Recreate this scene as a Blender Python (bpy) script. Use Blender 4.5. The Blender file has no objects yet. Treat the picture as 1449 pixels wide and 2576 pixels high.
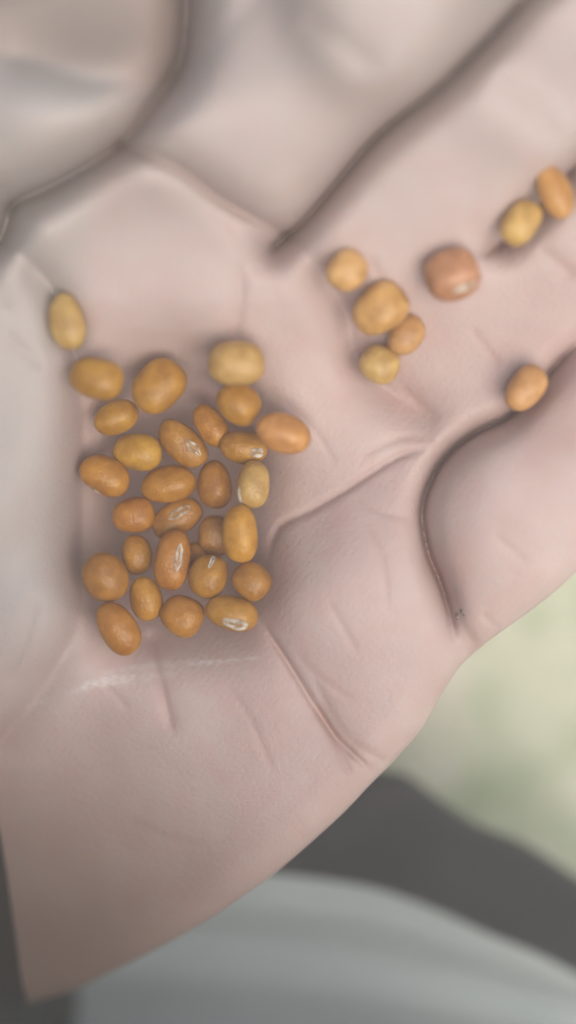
import bpy, math, random
import numpy as np
from mathutils import Vector, Matrix

# ------------------------------------------------------------------ camera, sky, sun
U = 0.075 / 1449.0            # one design unit in metres (the frame is about 7.5 cm wide on the palm)
W, H = 1449.0, 2576.0
CAMD = 4000.0 * U             # camera height above the palm
scene = bpy.context.scene
cam_d = bpy.data.cameras.new('camera')
cam = bpy.data.objects.new('camera', cam_d)
scene.collection.objects.link(cam)
scene.camera = cam
cam.location = (0, 0, CAMD)
cam_d.sensor_fit = 'VERTICAL'
cam_d.sensor_height = 24.0
cam_d.lens = 24.0 * CAMD / (H * U)
cam_d.clip_start = 0.005
cam_d.clip_end = 20.0
cam_d.dof.use_dof = True
cam_d.dof.focus_distance = CAMD + 40 * U
cam_d.dof.aperture_fstop = cam_d.lens / 14.0      # about 14 mm entrance pupil

SUN_AZ, SUN_EL = math.radians(-55), math.radians(64)    # azimuth from +X towards +Y
world = bpy.data.worlds.new('World')
scene.world = world
world.use_nodes = True
nt = world.node_tree
bg = nt.nodes['Background']
sky = nt.nodes.new('ShaderNodeTexSky')
sky.sky_type = 'NISHITA'
sky.sun_disc = False
sky.sun_elevation = SUN_EL
sky.sun_rotation = math.pi / 2 - SUN_AZ
sky.dust_density = 5.0
sky.air_density = 1.0
sky.ozone_density = 1.0
nt.links.new(sky.outputs[0], bg.inputs[0])
bg.inputs[1].default_value = 0.06
sun_d = bpy.data.lights.new('sun', 'SUN')
sun = bpy.data.objects.new('sun', sun_d)
scene.collection.objects.link(sun)
sun_d.energy = 1.5
sun_d.angle = math.radians(55)
sun_d.color = (1.0, 0.94, 0.86)
sdir = Vector((math.cos(SUN_EL) * math.cos(SUN_AZ), math.cos(SUN_EL) * math.sin(SUN_AZ), math.sin(SUN_EL)))
sun.rotation_euler = sdir.to_track_quat('Z', 'Y').to_euler()
scene.view_settings.view_transform = 'Standard'
scene.view_settings.look = 'None'
scene.view_settings.gamma = 1.0
scene.view_settings.exposure = 0.85
scene.cycles.max_bounces = 8
scene.cycles.volume_bounces = 1

rng = np.random.default_rng(7)
random.seed(7)

# ------------------------------------------------------------------ helpers
def to3(px, py, z):
    """a point seen at (px, py) on the palm picture, z units above the focus plane -> metres"""
    s = (CAMD / U - z) / (CAMD / U)
    return ((px - W / 2) * s * U, (H / 2 - py) * s * U, z * U)

def tag(o, label=None, cat=None, group=None, kind=None):
    if label: o['label'] = label
    if cat: o['category'] = cat
    if group: o['group'] = group
    if kind: o['kind'] = kind
    return o

def mesh_obj(name, verts, faces, mat, parent=None, smooth=True, col=None):
    me = bpy.data.meshes.new(name)
    verts = np.asarray(verts, dtype=np.float32)
    me.vertices.add(len(verts)); me.vertices.foreach_set('co', verts.ravel())
    if isinstance(faces, np.ndarray):
        n, k = faces.shape
        me.loops.add(n * k); me.loops.foreach_set('vertex_index', faces.ravel().astype(np.int32))
        me.polygons.add(n)
        me.polygons.foreach_set('loop_start', (np.arange(n) * k).astype(np.int32))
    else:
        flat = [i for f in faces for i in f]
        st = np.cumsum([0] + [len(f) for f in faces[:-1]])
        me.loops.add(len(flat)); me.loops.foreach_set('vertex_index', flat)
        me.polygons.add(len(faces)); me.polygons.foreach_set('loop_start', st.astype(np.int32))
    me.update(calc_edges=True)
    me.validate()
    if smooth:
        me.polygons.foreach_set('use_smooth', [True] * len(me.polygons))
    me.materials.append(mat)
    o = bpy.data.objects.new(name, me)
    scene.collection.objects.link(o)
    if parent: o.parent = parent
    return o

def catmull(pts, n=8, closed=False):
    P = np.array(pts, float)
    N = len(P); out = []
    rngi = range(N) if closed else range(N - 1)
    for i in rngi:
        if closed: p0, p1, p2, p3 = P[(i-1) % N], P[i], P[(i+1) % N], P[(i+2) % N]
        else: p0, p1, p2, p3 = P[max(i-1, 0)], P[i], P[i+1], P[min(i+2, N-1)]
        for t in np.arange(n) / n:
            out.append(0.5 * ((2*p1) + (-p0+p2)*t + (2*p0-5*p1+4*p2-p3)*t*t + (-p0+3*p1-3*p2+p3)*t**3))
    if not closed: out.append(P[-1])
    return np.array(out)

def seg_dist(X, Y, line, closed=False, want=False):
    best = np.full(X.shape, 1e9, np.float32); bt = np.zeros(X.shape, np.float32)
    n = len(line); m = n if closed else n - 1
    bx = np.zeros(X.shape, np.float32); by = np.zeros(X.shape, np.float32)
    for i in range(m):
        a = line[i]; b = line[(i+1) % n]; d = b - a; L = d @ d + 1e-9
        t = np.clip(((X - a[0]) * d[0] + (Y - a[1]) * d[1]) / L, 0, 1)
        cx = a[0] + t * d[0]; cy = a[1] + t * d[1]
        q = (X - cx) ** 2 + (Y - cy) ** 2
        k = q < best
        best[k] = q[k]; bt[k] = ((i + t) / m)[k]; bx[k] = cx[k]; by[k] = cy[k]
    if want: return np.sqrt(best), bt, bx, by
    return np.sqrt(best), bt

def inside(X, Y, poly):
    r = np.zeros(X.shape, bool); n = len(poly)
    for i in range(n):
        x1, y1 = poly[i]; x2, y2 = poly[(i+1) % n]
        if y1 == y2: continue
        c = ((y1 > Y) != (y2 > Y)) & (X < (x2 - x1) * (Y - y1) / (y2 - y1) + x1)
        r ^= c
    return r

# ------------------------------------------------------------------ materials
def new_mat(name):
    m = bpy.data.materials.new(name); m.use_nodes = True
    t = m.node_tree; return m, t, t.nodes['Principled BSDF']

def node(t, kind, **kw):
    n = t.nodes.new(kind)
    for k, v in kw.items():
        if k in n.inputs: n.inputs[k].default_value = v
        else: setattr(n, k, v)
    return n

def ramp(t, stops):
    r = t.nodes.new('ShaderNodeValToRGB'); e = r.color_ramp.elements
    while len(e) < len(stops): e.new(0.5)
    for i, (p, c) in enumerate(stops):
        e[i].position = p; e[i].color = (*c, 1)
    return r

def mixc(t, a, b, fac, mode='MIX'):
    m = t.nodes.new('ShaderNodeMix'); m.data_type = 'RGBA'; m.blend_type = mode
    for s, v in ((m.inputs[0], fac), (m.inputs[6], a), (m.inputs[7], b)):
        if isinstance(v, (int, float)): s.default_value = v
        elif isinstance(v, tuple): s.default_value = (*v, 1)
        else: t.links.new(v, s)
    return m.outputs[2]

def skin_material():
    m, t, b = new_mat('skin')
    co = t.nodes.new('ShaderNodeTexCoord').outputs['Object']
    def noise(scale, detail=3, rough=0.5):
        n = node(t, 'ShaderNodeTexNoise', Scale=scale, Detail=detail, Roughness=rough)
        t.links.new(co, n.inputs['Vector']); return n.outputs['Fac']
    at = t.nodes.new('ShaderNodeAttribute'); at.attribute_name = 'skin_marks_and_shade'
    sep = t.nodes.new('ShaderNodeSeparateColor'); t.links.new(at.outputs['Color'], sep.inputs[0])
    base = ramp(t, [(0.3, (0.52, 0.39, 0.36)), (0.7, (0.60, 0.475, 0.44))])
    t.links.new(noise(90, 4), base.inputs[0])
    f = ramp(t, [(0.45, (0, 0, 0)), (0.75, (1, 1, 1))]); t.links.new(noise(220, 3), f.inputs[0])
    mm = t.nodes.new('ShaderNodeMath'); mm.operation = 'MULTIPLY'; mm.inputs[1].default_value = 0.42
    t.links.new(f.outputs[0], mm.inputs[0])
    c = mixc(t, base.outputs[0], (0.56, 0.36, 0.33), mm.outputs[0])
    c = mixc(t, c, (0.42, 0.235, 0.20), sep.outputs[0])          # redness, deepened along creases as painted shade
    c = mixc(t, c, (0.80, 0.78, 0.76), sep.outputs[1])          # pale scratch reflections painted in
    c = mixc(t, c, (0.43, 0.415, 0.395), sep.outputs[2])          # grey glare veil and dimming painted on thumb and fingers
    c = mixc(t, c, (0.27, 0.18, 0.135), at.outputs['Alpha'])       # painted shade: browned heel of the hand, darker thumb tip
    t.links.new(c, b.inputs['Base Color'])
    b.inputs['Roughness'].default_value = 0.5
    b.inputs['Specular IOR Level'].default_value = 0.35
    b.inputs['Subsurface Weight'].default_value = 0.25
    b.inputs['Subsurface Radius'].default_value = (1.0, 0.4, 0.25)
    b.inputs['Subsurface Scale'].default_value = 0.0007
    # friction ridges and fine pores
    mp = t.nodes.new('ShaderNodeMapping'); mp.inputs['Rotation'].default_value = (0, 0, math.radians(38))
    t.links.new(co, mp.inputs[0])
    wv = node(t, 'ShaderNodeTexWave', Scale=360.0, Distortion=3.5, Detail=2.0)
    wv.inputs['Detail Scale'].default_value = 0.12
    t.links.new(mp.outputs[0], wv.inputs['Vector'])
    b1 = node(t, 'ShaderNodeBump', Strength=0.09, Distance=0.0001); t.links.new(wv.outputs['Fac'], b1.inputs['Height'])
    b2 = node(t, 'ShaderNodeBump', Strength=0.35, Distance=0.0003)
    t.links.new(noise(1500, 4, 0.6), b2.inputs['Height']); t.links.new(b1.outputs[0], b2.inputs['Normal'])
    vo = node(t, 'ShaderNodeTexVoronoi', Scale=1100.0); vo.feature = 'DISTANCE_TO_EDGE'
    t.links.new(mp.outputs[0], vo.inputs['Vector'])
    vr = ramp(t, [(0.0, (0, 0, 0)), (0.12, (1, 1, 1))]); t.links.new(vo.outputs['Distance'], vr.inputs[0])
    b3 = node(t, 'ShaderNodeBump', Strength=0.12, Distance=0.0001)
    t.links.new(vr.outputs[0], b3.inputs['Height']); t.links.new(b2.outputs[0], b3.inputs['Normal'])
    t.links.new(b3.outputs[0], b.inputs['Normal'])
    return m

def seed_material():
    m, t, b = new_mat('seed_coat')
    oi = t.nodes.new('ShaderNodeObjectInfo')
    co = t.nodes.new('ShaderNodeTexCoord').outputs['Object']
    add = t.nodes.new('ShaderNodeVectorMath'); add.operation = 'ADD'
    t.links.new(co, add.inputs[0]); t.links.new(oi.outputs['Random'], add.inputs[1])
    n1 = node(t, 'ShaderNodeTexNoise', Scale=420, Detail=3); t.links.new(add.outputs[0], n1.inputs['Vector'])
    n2 = node(t, 'ShaderNodeTexNoise', Scale=3200, Detail=2); t.links.new(add.outputs[0], n2.inputs['Vector'])
    r1 = ramp(t, [(0.35, (0.78, 0.70, 0.62)), (0.7, (1.12, 1.14, 1.2))]); t.links.new(n1.outputs['Fac'], r1.inputs[0])
    c = mixc(t, oi.outputs['Color'], r1.outputs[0], 1.0, 'MULTIPLY')
    r2 = ramp(t, [(0.62, (0, 0, 0)), (0.78, (0.5, 0.5, 0.5))]); t.links.new(n2.outputs['Fac'], r2.inputs[0])
    c = mixc(t, c, (0.62, 0.38, 0.13), r2.outputs[0])
    t.links.new(c, b.inputs['Base Color'])
    b.inputs['Roughness'].default_value = 0.30
    b.inputs['Specular IOR Level'].default_value = 0.4
    b.inputs['Subsurface Weight'].default_value = 0.15
    b.inputs['Subsurface Radius'].default_value = (1.0, 0.5, 0.2)
    b.inputs['Subsurface Scale'].default_value = 0.0008
    bp = node(t, 'ShaderNodeBump', Strength=0.45, Distance=0.0002); t.links.new(n2.outputs['Fac'], bp.inputs['Height'])
    bp2 = node(t, 'ShaderNodeBump', Strength=0.35, Distance=0.0008); t.links.new(n1.outputs['Fac'], bp2.inputs['Height'])
    t.links.new(bp2.outputs[0], bp.inputs['Normal'])
    t.links.new(bp.outputs[0], b.inputs['Normal'])
    return m

def noise_mat(name, stops, scale, rough, detail=4, bump=0.3, bdist=0.001, distortion=0.0, spec=0.3):
    m, t, b = new_mat(name)
    co = t.nodes.new('ShaderNodeTexCoord').outputs['Object']
    n = node(t, 'ShaderNodeTexNoise', Scale=scale, Detail=detail, Distortion=distortion); t.links.new(co, n.inputs['Vector'])
    r = ramp(t, stops); t.links.new(n.outputs['Fac'], r.inputs[0]); t.links.new(r.outputs[0], b.inputs['Base Color'])
    b.inputs['Roughness'].default_value = rough
    b.inputs['Specular IOR Level'].default_value = spec
    bp = node(t, 'ShaderNodeBump', Strength=bump, Distance=bdist)
    n3 = node(t, 'ShaderNodeTexNoise', Scale=scale * 14, Detail=3); t.links.new(co, n3.inputs['Vector'])
    t.links.new(n3.outputs['Fac'], bp.inputs['Height']); t.links.new(bp.outputs[0], b.inputs['Normal'])
    return m

def cloth_mat(name, c1, c2, scale, thread=900):
    m, t, b = new_mat(name)
    co = t.nodes.new('ShaderNodeTexCoord').outputs['Object']
    n = node(t, 'ShaderNodeTexNoise', Scale=scale, Detail=4); t.links.new(co, n.inputs['Vector'])
    r = ramp(t, [(0.35, c1), (0.68, c2)]); t.links.new(n.outputs['Fac'], r.inputs[0]); t.links.new(r.outputs[0], b.inputs['Base Color'])
    b.inputs['Roughness'].default_value = 0.9
    b.inputs['Sheen Weight'].default_value = 0.15
    w1 = node(t, 'ShaderNodeTexWave', Scale=thread, Distortion=0.6); t.links.new(co, w1.inputs['Vector'])
    w2 = node(t, 'ShaderNodeTexWave', Scale=thread, Distortion=0.6); w2.bands_direction = 'Y'; t.links.new(co, w2.inputs['Vector'])
    mx = t.nodes.new('ShaderNodeMath'); mx.operation = 'MULTIPLY'
    t.links.new(w1.outputs['Fac'], mx.inputs[0]); t.links.new(w2.outputs['Fac'], mx.inputs[1])
    bp = node(t, 'ShaderNodeBump', Strength=0.5, Distance=0.0003)
    t.links.new(mx.outputs[0], bp.inputs['Height']); t.links.new(bp.outputs[0], b.inputs['Normal'])
    return m

M_skin = skin_material()
M_seed = seed_material()
def hilum_material():
    m = noise_mat('hilum', [(0.36, (0.30, 0.20, 0.12)), (0.56, (0.68, 0.63, 0.54))], 800, 0.6, bump=0.5, bdist=0.0002)
    t = m.node_tree; b = t.nodes['Principled BSDF']; src = b.inputs['Base Color'].links[0].from_socket
    at = t.nodes.new('ShaderNodeAttribute'); at.attribute_name = 'rim'
    c = mixc(t, src, (0.36, 0.17, 0.06), at.outputs['Fac'])
    t.links.new(c, b.inputs['Base Color']); return m
M_hilum = hilum_material() if True else noise_mat('hilum', [(0.38, (0.42, 0.34, 0.24)), (0.62, (0.80, 0.78, 0.72))], 900, 0.6, bump=0.8, bdist=0.0002)
M_ground = noise_mat('dry_grass_ground', [(0.36, (0.50, 0.58, 0.38)), (0.50, (0.72, 0.74, 0.56)), (0.62, (0.88, 0.84, 0.70))], 45, 0.9, bump=0.6, bdist=0.003, distortion=0.4)
M_blade = noise_mat('grass_blade', [(0.4, (0.50, 0.58, 0.34)), (0.6, (0.80, 0.77, 0.58))], 30, 0.7)
M_dark = cloth_mat('charcoal_cloth', (0.022, 0.022, 0.024), (0.036, 0.034, 0.036), 60)
M_grey = cloth_mat('grey_cloth', (0.54, 0.61, 0.62), (0.62, 0.69, 0.69), 25)
M_frame = noise_mat('dark_plastic', [(0.4, (0.018, 0.018, 0.018)), (0.7, (0.030, 0.029, 0.028))], 120, 0.55, bdist=0.0002)

# ------------------------------------------------------------------ the hand: one closed sheet of skin
OUTLINE = [(1449,1440),(1400,1484),(1330,1540),(1230,1612),(1165,1668),(1140,1700),(1105,1755),(1060,1835),(990,1915),(930,1975),
 (850,2058),(700,2190),(600,2262),(500,2328),(380,2395),(260,2455),(175,2495),(42,2535),(-80,2590),(-260,2720),(-470,2900),
 (-800,2900),(-930,2600),(-860,2250),(-640,1950),(-480,1600),(-420,1250),(-400,900),(-360,620),(-300,400),(-250,250),(-190,90),
 (-90,0),(20,-60),(140,-110),(260,-110),(370,-130),(435,-110),(462,-60),
 (500,-120),(590,-150),(760,-110),(930,-260),(1120,-420),(1320,-540),(1460,-550),(1530,-470),(1500,-350),(1410,-200),(1330,-60),
 (1400,-90),(1540,-230),(1690,-350),(1830,-350),(1880,-250),(1840,-110),(1700,90),(1560,260),(1490,370),
 (1560,350),(1700,220),(1830,180),(1920,250),(1930,370),(1850,510),(1690,690),(1560,800),(1500,850),
 (1560,840),(1670,790),(1770,810),(1820,900),(1790,1040),(1690,1200),(1570,1330)]
outline = catmull(OUTLINE, 5, closed=True)

# the lie of the skin: x, y, height
FORM = [(420,1280,-185),(420,1000,-100),(420,1520,-130),(230,1300,-150),(620,1300,-120),(520,1150,-160),
 (150,-60,-40),(330,-20,0),(330,90,170),(150,80,180),(0,60,210),(100,250,430),(150,370,410),(300,250,410),(0,500,250),(-200,300,300),(-250,800,170),
 (-20,1200,100),(90,1200,85),(120,1550,20),(0,1700,10),(60,900,120),(150,1000,90),(-300,1300,60),(-300,1800,-40),
 (430,650,115),(250,520,120),(300,800,110),(560,760,120),(720,800,85),(640,960,20),(800,950,40),
 (650,300,290),(500,330,270),(760,460,220),(900,50,380),(1200,-200,390),(1100,-300,250),(600,80,190),
 (1080,450,165),(920,560,120),(1320,220,190),(1450,60,60),(1600,-100,40),(1150,600,120),
 (1250,830,60),(1430,650,95),(1650,500,100),(1130,950,40),(1300,720,70),
 (1280,1280,100),(1350,1420,60),(1500,1050,80),(1400,1120,90),(1700,1000,60),
 (1000,1010,10),(900,1420,75),(900,1600,55),(1000,1500,60),(980,1750,15),(900,1180,0),(1050,1250,30),(740,1300,-50),(760,1000,0),
 (450,1800,-60),(700,1950,-10),(600,1800,-20),(250,2000,-150),(250,2200,-260),(100,2350,-430),(0,2100,-320),(450,2200,-140),(700,2100,-40),(-200,2300,-560),(0,2500,-560),(-300,2700,-700),(1250,1600,0),(850,1950,-30)]
CREASES = [  # points, cusp depth, cusp width, shoulder depth, shoulder width, taper (0 none, 1 both ends)
 ([(-60,660),(0,600),(40,512),(150,455),(300,362),(400,240),(450,160),(466,70),(470,-20),(466,-90)], 150, 18, 150, 64, 0),
 ([(-30,440),(10,500),(40,530)], 40, 14, 30, 34, 1),
 ([(300,365),(450,425),(560,505),(720,590)], 60, 9, 40, 52, 0),
 ([(690,620),(760,560),(830,480),(950,340),(1100,220),(1220,105),(1330,-20),(1400,-90)], 150, 14, 105, 54, 0),
 ([(1560,330),(1449,420),(1340,545),(1280,605),(1190,650)], 110, 10, 80, 46, 1),
 ([(1560,830),(1449,872),(1300,1035),(1200,1088),(1130,1142),(1085,1210),(1063,1290),(1078,1390),(1110,1470),(1135,1560),(1145,1640)], 95, 7, 50, 34, 1),
 ([(700,600),(800,680),(870,790),(885,880),(950,960),(1060,1040),(1110,1110)], 14, 24, 34, 60, 1),
 ([(1110,1120),(1000,1150),(870,1232),(780,1285),(700,1330),(670,1430)], 20, 8, 9, 50, 1),
 ([(640,1540),(720,1660),(800,1790),(860,1870),(950,1955)], 26, 7, 14, 44, 1),
 ([(790,1760),(850,1880),(885,1960)], 12, 8, 0, 1, 1),
 ([(780,1690),(870,1850),(1000,1930)], 7, 8, 0, 1, 1),
 ([(-60,655),(0,600)], 0, 10, 0, 1, 0),
 ([(372,1580),(398,1690),(440,1860)], 12, 10, 6, 44, 1),
 ([(612,640),(602,780),(590,870)], 12, 11, 7, 40, 1),
 ([(540,540),(620,640),(660,700)], 5, 14, 0, 1, 1),
 ([(40,630),(120,715),(165,800),(190,920)], 30, 24, 30, 50, 1),
 ([(190,880),(208,1050),(206,1300),(200,1560)], 20, 32, 20, 60, 1),
 ([(205,1540),(130,1700),(30,1830),(-60,1900)], 12, 26, 20, 50, 1),
 ([(0,830),(60,880),(110,930)], 8, 12, 0, 1, 1),
 ([(0,760),(30,790)], 6, 12, 0, 1, 1),
 ([(100,1480),(60,1620),(0,1730)], 8, 20, 0, 1, 1),
 ([(760,40),(850,100),(960,190)], 12, 26, 8, 60, 1),
 ([(1240,170),(1340,260),(1420,380)], 8, 30, 8, 60, 1),
 ([(-30,130),(100,160),(230,203),(400,195)], 26, 30, 20, 60, 1),
 ([(1000,960),(1050,1010),(1110,1060)], 8, 10, 0, 1, 1),
 ([(1130,1460),(1160,1560),(1200,1640)], 9, 9, 0, 1, 1),
 ([(1210,1540),(1260,1590)], 6, 8, 0, 1, 1), ([(1180,1580),(1210,1640)], 6, 8, 0, 1, 1),
 ([(1350,620),(1449,700)], 9, 20, 0, 1, 1),
 ([(1100,1110),(1010,1100),(900,1150)], 6, 10, 0, 1, 1),
 ([(700,1000),(790,1080),(850,1180)], 4, 7, 0, 1, 1), ([(560,1710),(630,1810),(690,1950)], 4, 7, 0, 1, 1),
 ([(905,1300),(960,1400),(975,1550)], 4, 7, 0, 1, 1), ([(245,1700),(330,1790)], 4, 7, 0, 1, 1), ([(1240,1340),(1330,1420)], 4, 8, 0, 1, 1),
 ([(820,1500),(905,1650)], 4, 7, 0, 1, 1), ([(1180,820),(1260,925)], 5, 9, 0, 1, 1), ([(740,1640),(800,1700),(900,1770)], 5, 7, 0, 1, 1),
 ([(300,2050),(460,2120),(600,2110)], 3, 10, 0, 1, 1), ([(880,1240),(960,1290),(1040,1300)], 4, 7, 0, 1, 1), ([(1120,1700),(1090,1780)], 5, 7, 0, 1, 1),
 ([(920,640),(960,700),(990,760)], 6, 10, 0, 1, 1),
]

RAISED = [
 ([(1660,800),(1560,830),(1449,872),(1300,1035),(1200,1088),(1130,1142),(1085,1210),(1063,1290),(1078,1390),(1110,1470),(1140,1560),(1230,1700),(1450,1750),(1750,1500),(1850,1000)], 75, 60, 1900),
 ([(-100,560),(40,630),(120,715),(165,800),(188,920),(203,1050),(201,1300),(196,1560),(125,1700),(25,1830),(-60,1900),(-450,1950),(-520,1200),(-400,600)], 60, 45, 2100),
 ([(20,600),(60,540),(150,470),(300,375),(450,430),(560,510),(720,595),(800,680),(868,790),(885,880),(860,1000),(500,1060),(200,1000),(110,760)], 45, 50, 1020),
 ([(330,340),(430,215),(560,90),(900,-250),(1300,-480),(1420,-150),(1310,0),(1200,105),(1090,220),(940,340),(820,480),(715,580),(560,495),(450,415)], 40, 60, 9000),
]

def deep(X, Y):
    return 75 * np.exp(-np.abs((X - 440) / 190) ** 4 - np.abs((Y - 1290) / 290) ** 4)

def height(X, Y):
    num = np.zeros(X.shape, np.float64); den = np.full(X.shape, 1e-12)
    for cx, cy, z in FORM:
        sg = 105.0 if cy < 1700 or cx > 800 else 190.0
        w = np.exp(-((X - cx) ** 2 + (Y - cy) ** 2) / (2 * sg ** 2)) + 1e-5 / (1 + ((X - cx) ** 2 + (Y - cy) ** 2) / 1e5)
        num += w * z; den += w
    z = num / den + 0.42 * 60 * np.log1p(np.exp(np.clip((820 - Y) / 60, -20, 40)))      # the fingers curl up
    for poly, h, w, ylim in RAISED:
        pl = catmull(poly, 4, closed=True)
        m = 5
        i0, i1 = np.searchsorted(Y[:, 0], [pl[:,1].min() - m, pl[:,1].max() + m]); j0, j1 = np.searchsorted(X[0], [pl[:,0].min() - m, pl[:,0].max() + m])
        xs = X[i0:i1, j0:j1]; ys = Y[i0:i1, j0:j1]
        d, _ = seg_dist(xs, ys, pl, closed=True)
        z[i0:i1, j0:j1] += h * (1 - np.exp(-d / w)) * inside(xs, ys, pl) * np.clip((ylim - ys) / 260, 0, 1)
    q = np.abs((X - 428) / 252) ** 4 + np.abs((Y - 1278) / 368) ** 4
    z = z - 100 * np.exp(-q ** 1.3)
    return z - deep(X, Y)

STEP = 5.0
gx = np.arange(-960, 1960, STEP, dtype=np.float32); gy = np.arange(-580, 2930, STEP, dtype=np.float32)
GX, GY = np.meshgrid(gx, gy)
HB = height(GX, GY).astype(np.float32)
for _ in range(3):
    P = np.pad(HB, 1, mode='edge')
    HB = (P[:-2, 1:-1] + P[2:, 1:-1] + P[1:-1, :-2] + P[1:-1, 2:] + 2 * HB) / 6
HC = HB.copy()
for pts, depth, wid, sdep, swid, taper in CREASES:
    ln = catmull(pts, 4)
    m = max(wid * 5, swid * 2.5)
    i0, i1 = np.searchsorted(gy, [ln[:,1].min() - m, ln[:,1].max() + m]); j0, j1 = np.searchsorted(gx, [ln[:,0].min() - m, ln[:,0].max() + m])
    X = GX[i0:i1, j0:j1]; Y = GY[i0:i1, j0:j1]
    d, tt = seg_dist(X, Y, ln)
    e = np.clip(np.minimum(tt, 1 - tt) / 0.22, 0, 1); tp = e * e * (3 - 2 * e) if taper else 1.0
    HC[i0:i1, j0:j1] -= tp * (depth * np.exp(-np.abs(d / wid) ** (1.1 if depth > 39 else 1.3)) + sdep * np.exp(-(d / swid) ** 2))
def blur(A, n):
    for _ in range(n):
        P = np.pad(A, 1, mode='edge')
        A = (P[:-2, 1:-1] + P[2:, 1:-1] + P[1:-1, :-2] + P[1:-1, 2:] + P[:-2, :-2] + P[2:, 2:] + P[:-2, 2:] + P[2:, :-2] + A) / 9
    return A
H1 = blur(HC, 1); H2 = blur(H1, 1)
wt = np.clip((1150 - GY - 0.15 * (GX - 700)) / 500, 0, 1)
HC = H1 * (1 - wt) + H2 * wt
def hz(px, py):
    j = int(np.clip((px - gx[0]) / STEP, 0, len(gx) - 2)); i = int(np.clip((py - gy[0]) / STEP, 0, len(gy) - 2))
    return float(HC[i, j])
def rest(px, py, r):
    return max(hz(px, py), float(np.mean([hz(px + r * math.cos(k), py + r * math.sin(k)) for k in np.arange(8) * math.pi / 4])))

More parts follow.
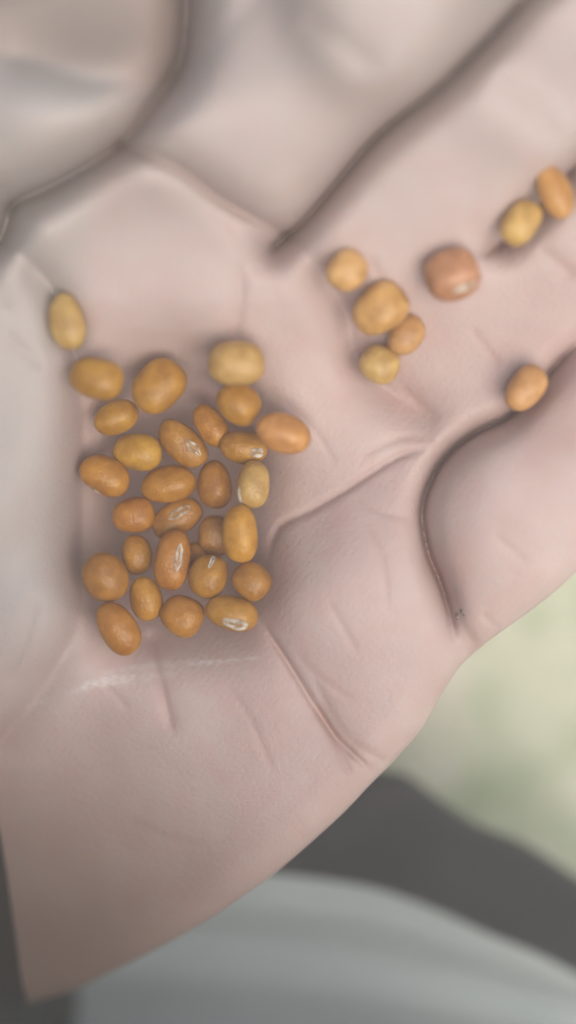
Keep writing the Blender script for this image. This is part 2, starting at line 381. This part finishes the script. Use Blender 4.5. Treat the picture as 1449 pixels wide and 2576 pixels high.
def build_hand():
    D, _, BX, BY = seg_dist(GX, GY, outline, closed=True, want=True)
    IN = inside(GX, GY, outline)
    cell = IN[:-1, :-1] | IN[1:, :-1] | IN[:-1, 1:] | IN[1:, 1:]
    use = np.zeros(GX.shape, bool)
    use[:-1, :-1] |= cell; use[1:, :-1] |= cell; use[:-1, 1:] |= cell; use[1:, 1:] |= cell
    X = np.where(IN, GX, BX); Y = np.where(IN, GY, BY)
    d = np.where(IN, D, 0.0)
    near = IN & (D < STEP * 0.45); 
    R = 95.0
    q = np.clip(d / R, 0, 1)
    prof = np.sqrt(np.clip(1 - (1 - q) ** 2, 0, 1))
    zb = HC if True else HB
    ZT = zb - R * (1 - prof)
    ZB = np.minimum(HB, HB) - R - R * prof - 230 * (1 - np.exp(-d / 260.0))
    ZB = np.where(d <= 0, ZT, np.minimum(ZB, ZT - 2 - 0.5 * d))
    idx = -np.ones(GX.shape, np.int64); ii = np.nonzero(use.ravel())[0]
    idx.ravel()[ii] = np.arange(len(ii)); n = len(ii)
    def pt(Z):
        s = (CAMD / U - Z) * U / (CAMD / U) 
        return np.stack([(X - W/2) * s, (H/2 - Y) * s, Z * U], -1).reshape(-1, 3)[ii]
    top = pt(ZT)
    rim = ~IN.ravel()[ii]
    bidx = -np.ones(n, np.int64); keep = np.nonzero(~rim)[0]
    bidx[keep] = n + np.arange(len(keep)); bidx[rim] = np.nonzero(rim)[0]
    bot = pt(ZB)[keep]
    ci, cj = np.nonzero(cell)
    a = idx[ci, cj]; b = idx[ci+1, cj]; c = idx[ci+1, cj+1]; e = idx[ci, cj+1]
    ftop = np.stack([a, b, c, e], 1)
    fbot = np.stack([bidx[a], bidx[e], bidx[c], bidx[b]], 1)
    allr = rim[a] & rim[b] & rim[c] & rim[e]
    faces = np.concatenate([ftop, fbot[~allr]])
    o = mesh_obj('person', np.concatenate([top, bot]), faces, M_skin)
    zz = np.stack([ZT.ravel()[ii][q] for q in (a, b, c, e)]); steep = (zz.max(0) - zz.min(0)) > STEP * 1.5
    inner = d.ravel()[ii][a] > 60
    if len(o.data.polygons) == len(faces):
        o.data.polygons.foreach_set('use_smooth', np.concatenate([~(steep & inner), np.ones(len(faces) - len(a), bool)]))
    # skin marks: redness; painted on: crease shade, glare streaks, grey veil, heel shade
    x = np.concatenate([X.ravel()[ii], X.ravel()[ii][keep]]); y = np.concatenate([Y.ravel()[ii], Y.ravel()[ii][keep]])
    red_and_shade = np.zeros(len(x))
    for cx, cy, rx, ry, s in [(1140,1440,70,110,.35),(1430,1110,90,60,.4),(1449,960,110,90,.3),(1000,1010,120,60,.15),(700,1440,50,90,.3),
                              (1150,900,160,120,.14),(480,470,160,60,.12),(900,400,160,90,.08),(850,1850,60,120,.2),(640,1700,80,200,.12),
                              (760,30,90,120,.12),(420,60,60,100,.2),(1380,800,80,90,.12),(1290,1320,40,30,.15),(560,2150,320,120,.12),(250,2350,300,150,.12)]:
        red_and_shade += s * np.exp(-((x-cx)/rx)**2 - ((y-cy)/ry)**2)
    for k, (pts, depth, wid, sdep, swid, taper) in enumerate(CREASES):
        ln = catmull(pts, 4); m = wid * 3.2
        nb = (x > ln[:,0].min() - m) & (x < ln[:,0].max() + m) & (y > ln[:,1].min() - m) & (y < ln[:,1].max() + m)
        dd, tt = seg_dist(x[nb], y[nb], ln)
        e = np.clip(np.minimum(tt, 1 - tt) / 0.22, 0, 1); tp = e * e * (3 - 2 * e) if taper else 1.0
        red_and_shade[nb] += min(0.3, 0.08 + depth * 0.006) * tp * np.exp(-(dd / (wid * 1.3)) ** 2)  # crease redness doubles as painted shade in the folds
    scratch_reflections = np.zeros(len(x))  # bright reflections of scratches, painted as pale streaks
    for pts, w, s in [([(172,1745),(240,1722),(330,1712)],9,.75),([(200,1722),(270,1705),(340,1700)],5,.5),([(235,1700),(330,1680),(480,1668),(560,1668)],8,.35),
                      ([(480,1670),(560,1662),(660,1655)],4,.6),([(330,1705),(470,1690)],12,.3),([(60,1780),(120,1760)],6,.3),
                      ([(190,1395),(240,1410)],3,.35),([(60,1310),(130,1340)],3,.2)]:
        dd, tt = seg_dist(x, y, catmull(pts, 4))
        br = 0.6 + 0.4 * np.sin(x * 0.19 + np.sin(y * 0.31) * 3) * np.sin(x * 0.067 + y * 0.3)
        scratch_reflections += s * np.exp(-(dd / w) ** 2) * np.sin(np.clip(tt, .03, .97) * math.pi) ** .5 * br
    grey_veil = 0.75 / (1 + np.exp((x - 175 - 0.25 * np.maximum(0, 900 - y)) / 35)) * np.clip((1900 - y) / 400, 0, 1)  # veil of glare and dimming painted in as greyer skin
    grey_veil = np.maximum(grey_veil, 0.55 / (1 + np.exp((y - 700 + 0.25 * (x - 300)) / 130)))
    col = np.stack([np.clip(red_and_shade,0,1), np.clip(scratch_reflections,0,1), np.clip(grey_veil,0,1), 0.85 / (1 + np.exp(-(y - 0.5 * x - 2080) / 170)) + 0.5 / (1 + np.exp((y - 140 - 0.17 * x) / 14)) / (1 + np.exp((x - 452) / 10))], 1).astype(np.float32)  # last channel paints heel shade and corner darkening at the thumb tip
    ca = o.data.color_attributes.new('skin_marks_and_shade', 'FLOAT_COLOR', 'POINT')
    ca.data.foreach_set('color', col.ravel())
    tag(o, 'cupped bare human hand, palm up, holding a small heap of orange tan seeds', 'person')
    return o
hand = build_hand()

# ------------------------------------------------------------------ seeds
def seed(cx, cy, a, b, ang, label, col, dz=0.0, hil=None, thick=0.9, egg=0.06, sq=2.25, tilt=0.0, grp=None):
    """cx, cy centre; a, b half axes; ang = direction of the long axis (deg, image y down); hil = (dx, dy, length, width, style)"""
    r = np.random.default_rng(int(cx * 7 + cy))
    c = b * thick
    z0 = rest(cx, cy, b * 0.9) + c * 0.86 + dz + (76 + float(deep(cx, cy)) if grp is None else 0)
    sc = (CAMD / U - z0) / (CAMD / U)
    a *= sc; b *= sc; c *= sc
    ph = r.uniform(0, 6.28, 6); am = r.uniform(0.012, 0.028, 3)
    A = math.radians(-ang); ca, sa = math.cos(A), math.sin(A)
    hdir = None
    if hil:
        hil = (hil[0], hil[1], hil[2] * 1.25, hil[3] * 1.45, hil[4]); hx, hy, hl, hw, st = hil
        lx = (hx * ca + (-hy) * sa) * sc; ly = (-hx * sa + (-hy) * ca) * sc
        ux, uy = lx / a, ly / b
        hdir = np.array([ux, uy, math.sqrt(max(0.02, 1 - ux*ux - uy*uy))]); hdir /= np.linalg.norm(hdir)
    def surf(d, off=0.0, dent=True):
        d = d / np.linalg.norm(d, axis=-1, keepdims=True)
        nrm = (np.abs(d) ** sq).sum(-1, keepdims=True) ** (1 / sq)
        p = d / nrm
        f = 1 + am[0] * np.sin(3 * p[..., 0] + ph[0]) + am[1] * np.sin(4 * p[..., 1] + ph[1]) + am[2] * np.sin(3 * p[..., 2] + 2 * p[..., 0] + ph[2])
        k = f + off
        if hdir is not None and dent:
            ax = np.array([1.0, 0, 0]); t1 = ax - hdir * (ax @ hdir); t1 /= np.linalg.norm(t1); t2 = np.cross(hdir, t1)
            P = np.stack([p[..., 0] * a, p[..., 1] * b, p[..., 2] * c], -1)
            Q = surf0 if surf0 is not None else np.zeros(3)
            u = ((P - Q) @ t1) / (hil[2] * 0.75); v = ((P - Q) @ t2) / (hil[3] * 1.5)
            side = np.clip((d @ hdir - 0.2) * 3, 0, 1)
            qq = u*u + v*v
            k = k + side * (-0.045 * np.exp(-qq) + 0.025 * np.exp(-((np.sqrt(qq) - 1.35) / 0.4) ** 2))
        ps = np.stack([p[..., 0] * a, p[..., 1] * b * (1 + egg * p[..., 0]), p[..., 2] * c], -1)
        return ps * k[..., None]
    surf0 = None
    if hdir is not None:
        surf0 = surf(hdir[None], dent=False)[0]
    NU, NV = 44, 26
    vs = []
    for i in range(1, NV):
        th = math.pi * i / NV
        for j in range(NU):
            p = 2 * math.pi * j / NU
            vs.append((math.cos(th), math.sin(th) * math.cos(p), math.sin(th) * math.sin(p)))
    vs = [(1, 0, 0)] + vs + [(-1, 0, 0)]
    V = surf(np.array(vs, float)) * U
    F = []
    for j in range(NU): F.append((0, 1 + j, 1 + (j+1) % NU))
    for i in range(NV - 2):
        for j in range(NU):
            p = 1 + i * NU; q = p + NU
            F.append((p + j, q + j, q + (j+1) % NU, p + (j+1) % NU))
    l = 1 + (NV - 2) * NU
    for j in range(NU): F.append((l + j, l + NU, l + (j+1) % NU))
    if hil:
        o = bpy.data.objects.new('pigeon_pea', None); o.empty_display_size = 0.002
        scene.collection.objects.link(o)
        coat = mesh_obj('seed_coat', V, F, M_seed, parent=o)
    else:
        o = coat = mesh_obj('pigeon_pea', V, F, M_seed)
    o.location = to3(cx, cy, z0)
    o.rotation_euler = (r.uniform(-.05, .05), math.radians(tilt), A)
    coat.color = (*[min(1, x * r.uniform(0.94, 1.06)) for x in col], 1)
    tag(o, label, 'seed', grp or 'orange tan seeds heaped in the hollow of the palm')
    if hil:
        ax = np.array([1.0, 0, 0]); t1 = ax - hdir * (ax @ hdir); t1 /= np.linalg.norm(t1); t2 = np.cross(hdir, t1)
        nu, nv = 22, 12; hv = []
        for i in range(nu + 1):
            for j in range(nv + 1):
                u = -1 + 2 * i / nu; v = -1 + 2 * j / nv
                uu = u * math.sqrt(1 - v*v/2); vv = v * math.sqrt(1 - u*u/2)
                w = uu * uu + vv * vv
                q = surf0 + t1 * uu * hl * 0.5 * (1 + 0.1 * math.sin(5*vv + ph[3])) + t2 * vv * hw * 0.5 * (1 + 0.12 * math.sin(6*uu + ph[4]))
                # raised lips, sunken middle slit
                rise = 0.03 * (1 - w) ** 0.5 * (1 + 0.4 * math.sin(9 * uu + ph[5])) - 0.05 * math.exp(-(vv / 0.22) ** 2) * (1 - w) - 0.012 * (w > 0.9)
                if st == 'slit': rise -= 0.03 * math.exp(-(vv / 0.35) ** 2) * (1 - w)
                dirn = np.array([q[0] / a, q[1] / b, q[2] / c])
                hv.append(surf(dirn[None], off=0.006 + rise)[0] * U)
        hf = [(i*(nv+1)+j, (i+1)*(nv+1)+j, (i+1)*(nv+1)+j+1, i*(nv+1)+j+1) for i in range(nu) for j in range(nv)]
        h = mesh_obj('hilum', hv, hf, M_hilum, parent=o)
        rimv = []
        for i in range(nu + 1):
            for j in range(nv + 1):
                u = -1 + 2 * i / nu; v = -1 + 2 * j / nv
                w = u*u*(1-v*v/2) + v*v*(1-u*u/2)
                rimv.append(min(1, max(0, (w - 0.7) / 0.3)) + 0.5 * math.exp(-(v / 0.16) ** 2) * (w < 0.8))
        h.data.attributes.new('rim', 'FLOAT', 'POINT').data.foreach_set('value', rimv)
    return o

OR = (0.46, 0.215, 0.026); TAN = (0.46, 0.225, 0.030); YE = (0.53, 0.275, 0.034); RB = (0.42, 0.195, 0.030); PA = (0.56, 0.34, 0.11)
PK = (0.54, 0.265, 0.13); DK = (0.42, 0.185, 0.045)
S = seed
GR = 'seeds scattered on the skin apart from the heap'
S(168, 808, 74, 45, 78, 'pale blurred seed lying apart at the left, beside the thumb mound above the heap', PA, 10, grp=GR)
S(244, 952, 68, 53, 14, 'rounded yellowish tan seed at the upper left corner of the heap', TAN, 20)
S(399, 972, 72, 60, -48, 'large plump tan seed at the top of the heap with clear skin above it', TAN, 30, sq=2.5)
S(596, 914, 70, 58, 0, 'big round pale tan seed at the top right of the heap, reddish underneath', PA, 0, sq=2.5)
S(600, 1015, 60, 49, 38, 'smooth oval seed directly below the big round pale one', OR, 38)
S(531, 1071, 58, 37, 55, 'narrow orange seed leaning between the hilum seed and the oval one', OR, 12)
S(293, 1050, 57, 42, -26, 'small oval seed tucked under the upper left corner seed', TAN, 0)
S(347, 1137, 61, 48, 8, 'glossy yellow tan oval seed left of the open-slit seed', YE, 22)
S(460, 1117, 74, 43, 43, 'brown tilted seed with an open pale slit on its lower right end', RB, 30, hil=(26, 8, 50, 17, 'slit'))
S(612, 1126, 60, 42, 10, 'dull seed with a white scar at its right tip, under the oval seed', TAN, 4, hil=(36, 15, 34, 20, 'scar'))
S(713, 1090, 70, 50, 18, 'bright orange seed sticking out furthest to the right of the heap', (0.56, 0.28, 0.08), 16)
S(265, 1197, 66, 47, 28, 'brown orange seed at the left rim of the heap with a tiny scar below', OR, 20, hil=(-28, 36, 30, 12, 'scar'))
S(425, 1218, 71, 46, -10, 'long smooth orange seed lying level in the middle of the heap', OR, 48)
S(540, 1219, 60, 45, 84, 'upright dull brown seed with speckled shine in the middle of the heap', RB, 24)
S(637, 1219, 60, 42, 96, 'pale yellow upright seed at the right rim with a scar on its lower left', PA, 46, hil=(-31, 26, 44, 9, 'scar'))
S(335, 1296, 54, 45, -8, 'squat orange seed left of the wrinkled brown one', OR, 26)
S(446, 1303, 68, 43, -32, 'brown wrinkled seed showing a pale groove, wedged behind the upright slit seed', RB, 30, hil=(6, -14, 58, 20, 'slit'))
S(604, 1341, 71, 46, 88, 'bright yellow upright seed lying on top at the right side of the heap', YE, 88)
S(541, 1347, 52, 43, 90, 'shaded brown seed half hidden behind the bright yellow one', DK, 14)
S(344, 1396, 51, 38, 82, 'small upright tan seed left of the tall slit seed', OR, 14)
S(434, 1408, 78, 45, 99, 'tall brown seed standing on end with a chalky slit facing up', RB, 78, hil=(19, -6, 64, 16, 'slit'))
S(265, 1452, 64, 57, 60, 'large round brown seed at the lower left rim of the heap', RB, 28)
S(367, 1506, 58, 40, 78, 'small smooth seed right of the large round brown one', OR, 34)
S(524, 1451, 56, 49, 108, 'rounded tan seed with a flat scarred top in the lower heap', TAN, 56, hil=(10, -41, 40, 10, 'scar'))
S(633, 1462, 52, 45, 40, 'reddish orange seed at the lower right rim under the bright yellow one', RB, 26)
S(297, 1580, 70, 48, 58, 'long orange seed at the bottom left end of the heap', OR, 12)
S(458, 1549, 55, 50, 30, 'round tan seed in the bottom row between the long seed and the white-scarred one', TAN, 22, sq=2.4)
S(583, 1543, 66, 46, 14, 'seed with a broad white chalky scar at the bottom right of the heap', TAN, 24, hil=(8, 24, 66, 26, 'scar'))
S(497, 1402, 38, 36, 60, 'sliver of a dark seed showing deep between the tall slit seed and the flat-topped one', DK, 10)
S(873, 680, 56, 48, -50, 'pale yellow seed at the top left of the loose group by the finger bases', (0.62, 0.41, 0.15), 10, grp=GR)
S(955, 778, 74, 60, -36, 'large peach coloured seed in the loose group by the finger bases', (0.60, 0.33, 0.11), 14, grp=GR)
S(1022, 844, 54, 42, -52, 'small peach seed tucked behind the large peach one', (0.58, 0.30, 0.11), 4, grp=GR)
S(955, 917, 52, 48, 30, 'round pale yellow seed at the bottom of the loose group', (0.62, 0.40, 0.14), 24, grp=GR)
S(1138, 690, 72, 63, -20, 'big pinkish round seed with a white scar on its lower right', PK, 12, hil=(27, 38, 60, 13, 'scar'), grp=GR, sq=2.4)
S(1311, 560, 61, 44, -56, 'pale orange seed in the groove between two fingers at the upper right', (0.62, 0.37, 0.11), 60, grp=GR)
S(1395, 482, 72, 40, 66, 'blurred long seed highest up near the right edge of the photo', (0.60, 0.34, 0.10), 60, grp=GR)
S(1322, 977, 64, 43, -52, 'lone orange seed in the fold above the ball of the little finger', (0.62, 0.33, 0.11), 40, grp=GR)

# ------------------------------------------------------------------ specks of grit on the skin
def speck(px, py, n, size, label):
    root = None; vs = []; fs = []
    r = random.Random(n)
    for k in range(n):
        ox, oy = r.uniform(-size, size), r.uniform(-size * 1.3, size * 1.3)
        s = r.uniform(0.28, 0.5) * size
        b = len(vs); z = hz(px + ox, py + oy) + s * 0.3
        ring = [(math.cos(q * 1.0472 + r.random() * .4) * s * r.uniform(.7, 1.2), math.sin(q * 1.0472) * s * r.uniform(.7, 1.2)) for q in range(6)]
        for dzz, f in ((-s * .6, .8), (s * .3, 1), (s * .6, .5)):
            for x, y in ring: vs.append(to3(px + ox + x * f, py + oy + y * f, z + dzz))
        for l in (0, 6):
            for q in range(6): fs.append((b + l + q, b + l + (q+1) % 6, b + l + 6 + (q+1) % 6, b + l + 6 + q))
        fs.append(tuple(b + q for q in range(5, -1, -1))); fs.append(tuple(b + 12 + q for q in range(6)))
    o = mesh_obj('grit_speck', vs, fs, M_grit, smooth=False)
    return tag(o, label, 'grit', 'specks of grit stuck to the skin')
M_grit = noise_mat('grit', [(0.4, (0.10, 0.08, 0.09)), (0.5, (0.22, 0.18, 0.16)), (0.6, (0.65, 0.42, 0.34))], 2600, 0.35)
speck(1157, 1545, 14, 11, 'small glinting cluster of dark grit below the ball of the little finger')
speck(705, 1192, 3, 4, 'tiny glinting dark speck on the palm just right of the heap')

# ------------------------------------------------------------------ background
def sheet(name, fn, nu, nv, mat, thick=0.0):
    vs = []; fs = []
    for i in range(nu + 1):
        for j in range(nv + 1):
            vs.append(fn(i / nu, j / nv))
    n = len(vs)
    q = lambda i, j: i * (nv + 1) + j
    for i in range(nu):
        for j in range(nv): fs.append((q(i, j), q(i+1, j), q(i+1, j+1), q(i, j+1)))
    if thick:
        vs += [(x, y, z - thick) for x, y, z in vs]
        fs += [tuple(n + k for k in reversed(f)) for f in fs]
        b = [q(i, 0) for i in range(nu + 1)] + [q(nu, j) for j in range(1, nv + 1)] + [q(i, nv) for i in range(nu - 1, -1, -1)] + [q(0, j) for j in range(nv - 1, 0, -1)]
        fs += [(b[k], n + b[k], n + b[(k+1) % len(b)], b[(k+1) % len(b)]) for k in range(len(b))]
    return mesh_obj(name, vs, fs, mat)

GZ = -2100 * U
g = sheet('ground', lambda u, v: ((u - .5) * 2.4, (v - .5) * 2.4, GZ + 0.006 * math.sin(u * 37) * math.sin(v * 41)), 80, 80, M_ground)
tag(g, kind='structure')
# short dried grass on the ground
vs = []; fs = []
for k in range(9000):
    x, y = random.uniform(-.16, .16), random.uniform(-.2, .16); a = random.uniform(0, 6.28); h = random.uniform(.003, .008); w = random.uniform(.0006, .0014)
    lx, ly = random.uniform(-.01, .01), random.uniform(-.01, .01); b = len(vs); c, s = math.cos(a) * w, math.sin(a) * w
    z = GZ - 0.004
    vs += [(x - c, y - s, z), (x + c, y + s, z), (x + lx + c * .6, y + ly + s * .6, z + h * .7), (x + lx - c * .6, y + ly - s * .6, z + h * .7), (x + lx * 1.8, y + ly * 1.8, z + h)]
    fs += [(b, b+1, b+2, b+3), (b+3, b+2, b+4)]
gr = mesh_obj('grass', vs, fs, M_blade)
tag(gr, 'short pale dried grass on the ground under the hand', 'grass', kind='stuff')

# cloth over the lap: a grey cloth with a dark band crossing over it
def strip(name, top, bot, z_of, mat, thick, nu=60, nv=24, bulge=60):
    T = catmull(top, 12); B = catmull(bot, 12)
    def samp(L, u):
        f = u * (len(L) - 1); i = min(int(f), len(L) - 2); return L[i] + (L[i+1] - L[i]) * (f - i)
    def fn(u, v):
        p = samp(T, u) * (1 - v) + samp(B, u) * v
        return to3(p[0], p[1], z_of(u, v))
    return sheet(name, fn, nu, nv, mat, thick)
dark_band = strip('dark_band',
    [(300,1830),(600,1885),(830,1925),(965,1945),(1030,1960),(1110,2020),(1200,2080),(1330,2135),(1449,2210),(1640,2330),(1900,2520)],
    [(-50,2270),(300,2225),(560,2195),(700,2200),(830,2215),(960,2240),(1100,2290),(1230,2350),(1340,2395),(1449,2450),(1800,2640)],
    lambda u, v: -950 + 60 * math.sin(math.pi * v) ** .5 - 250 * max(0, u - .5) ** 1.5 + 12 * math.sin(u * 23 + v * 3), M_dark, 0.004)
tag(dark_band, 'dark charcoal cloth band running from under the hand to the right edge', 'cloth')
GT = catmull([(-700,2100),(-200,2130),(300,2150),(700,2150),(960,2190),(1230,2300),(1449,2400),(1900,2650)], 12)
def grey_fn(u, v):
    f = u * (len(GT) - 1); k = min(int(f), len(GT) - 2); p = GT[k] + (GT[k+1] - GT[k]) * (f - k)
    px = -1500 + 3400 * u if u < 0.0 else p[0]
    def lap(w):
        z = -1050 - 330 * (1 - u) - 420 * w ** 1.3 + 30 * math.exp(-((w - .2 - .15 * u) / .07) ** 2) - 70 * math.exp(-((w - .30 - .35 * u) / .10) ** 2) + 50 * math.exp(-((w - .52 - .4 * u) / .12) ** 2) + 6 * math.sin(w * 11 - u * 9)
        return to3(px, p[1] + (2640 - p[1]) * w, z)
    if v <= 0.6: return lap(v / 0.6)
    x0, y0, zz = lap(1.0)
    t = (v - 0.6) / 0.4
    top = (-1400 + 5000 / (1 + math.exp((x0 / U - 680) / 90))) * U  # added rise out of view, put in to shade the heel
    a = t * math.pi / 2
    y1 = min(y0 - 90 * U, -2050 * U)
    return (x0 * (1 + .5 * t), y0 + (y1 - y0) * math.sin(min(1, t * 2.5) * math.pi / 2) - 260 * U * t, zz + (top - zz) * t ** 1.4 + 40 * U * math.sin(u * 30 + t * 5) * t)
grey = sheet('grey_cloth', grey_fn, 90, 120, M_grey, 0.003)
grey.data.materials.append(M_dark)            # unseen wall added to shade the wrist; dark so it reflects little
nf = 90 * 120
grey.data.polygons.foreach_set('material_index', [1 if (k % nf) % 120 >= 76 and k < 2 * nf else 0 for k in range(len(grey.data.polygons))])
tag(grey, 'smooth blue grey cloth in soft folds below the dark band, with an added unseen shade wall', 'cloth')

def box(name, corners, z0, z1, mat, bev=6, zr=None):
    vs = [to3(x, y, z1 if zr is None else zr)[:2] + (z1 * U,) for x, y in corners]
    t = np.array(vs); n = len(vs); lo = t.copy(); lo[:, 2] = z0 * U
    cen = t.mean(0); ins = t + (cen - t) / np.linalg.norm(cen - t, axis=1, keepdims=True) * bev * U; ins[:, 2] = z1 * U
    t[:, 2] -= bev * U
    V = list(map(tuple, ins)) + list(map(tuple, t)) + list(map(tuple, lo))
    F = [tuple(range(n))] + [(k, n + k, n + (k+1) % n, (k+1) % n) for k in range(n)] + [(n + k, 2*n + k, 2*n + (k+1) % n, n + (k+1) % n) for k in range(n)] + [tuple(range(3*n - 1, 2*n - 1, -1))]
    return mesh_obj(name, V, F, mat, smooth=False)
bar = box('dark_bar', [(-160,1900),(-4,1900),(3,1960),(44,2545),(130,4200),(-40,4200)], -760, 3300, M_frame, zr=-380)  # edge strip built up into a tall wall to shade the heel
tag(bar, 'straight dark grey edge, raised tall to cast shade, along the lower left edge beside the wrist', 'bar')
low = box('dark_pad', [(-300,2400),(150,2400),(176,2490),(182,2545),(160,2900),(-300,2900)], -1380, -1240, M_frame, 20)
tag(low, 'dark shadowed block under the wrist at the bottom left corner', 'block')

# ------------------------------------------------------------------ haze volume added for the veil of glare
ADDED_GLARE_HAZE = 0.5
x = 1.6; z0, z1 = GZ - 1.0, CAMD + 0.05
vs = [(-x,-x,z0),(x,-x,z0),(x,x,z0),(-x,x,z0),(-x,-x,z1),(x,-x,z1),(x,x,z1),(-x,x,z1)]
fs = [(3,2,1,0),(4,5,6,7),(0,1,5,4),(1,2,6,5),(2,3,7,6),(3,0,4,7)]
mh = bpy.data.materials.new('haze'); mh.use_nodes = True; t = mh.node_tree
t.nodes.remove(t.nodes['Principled BSDF'])
pv = t.nodes.new('ShaderNodeVolumePrincipled'); pv.inputs['Density'].default_value = ADDED_GLARE_HAZE
pv.inputs['Color'].default_value = (0.86, 0.88, 0.88, 1); pv.inputs['Anisotropy'].default_value = 0.0
t.links.new(pv.outputs[0], t.nodes['Material Output'].inputs['Volume'])
if ADDED_GLARE_HAZE > 0:
    hz_o = mesh_obj('haze', vs, fs, mh, smooth=False)
    tag(hz_o, kind='stuff')
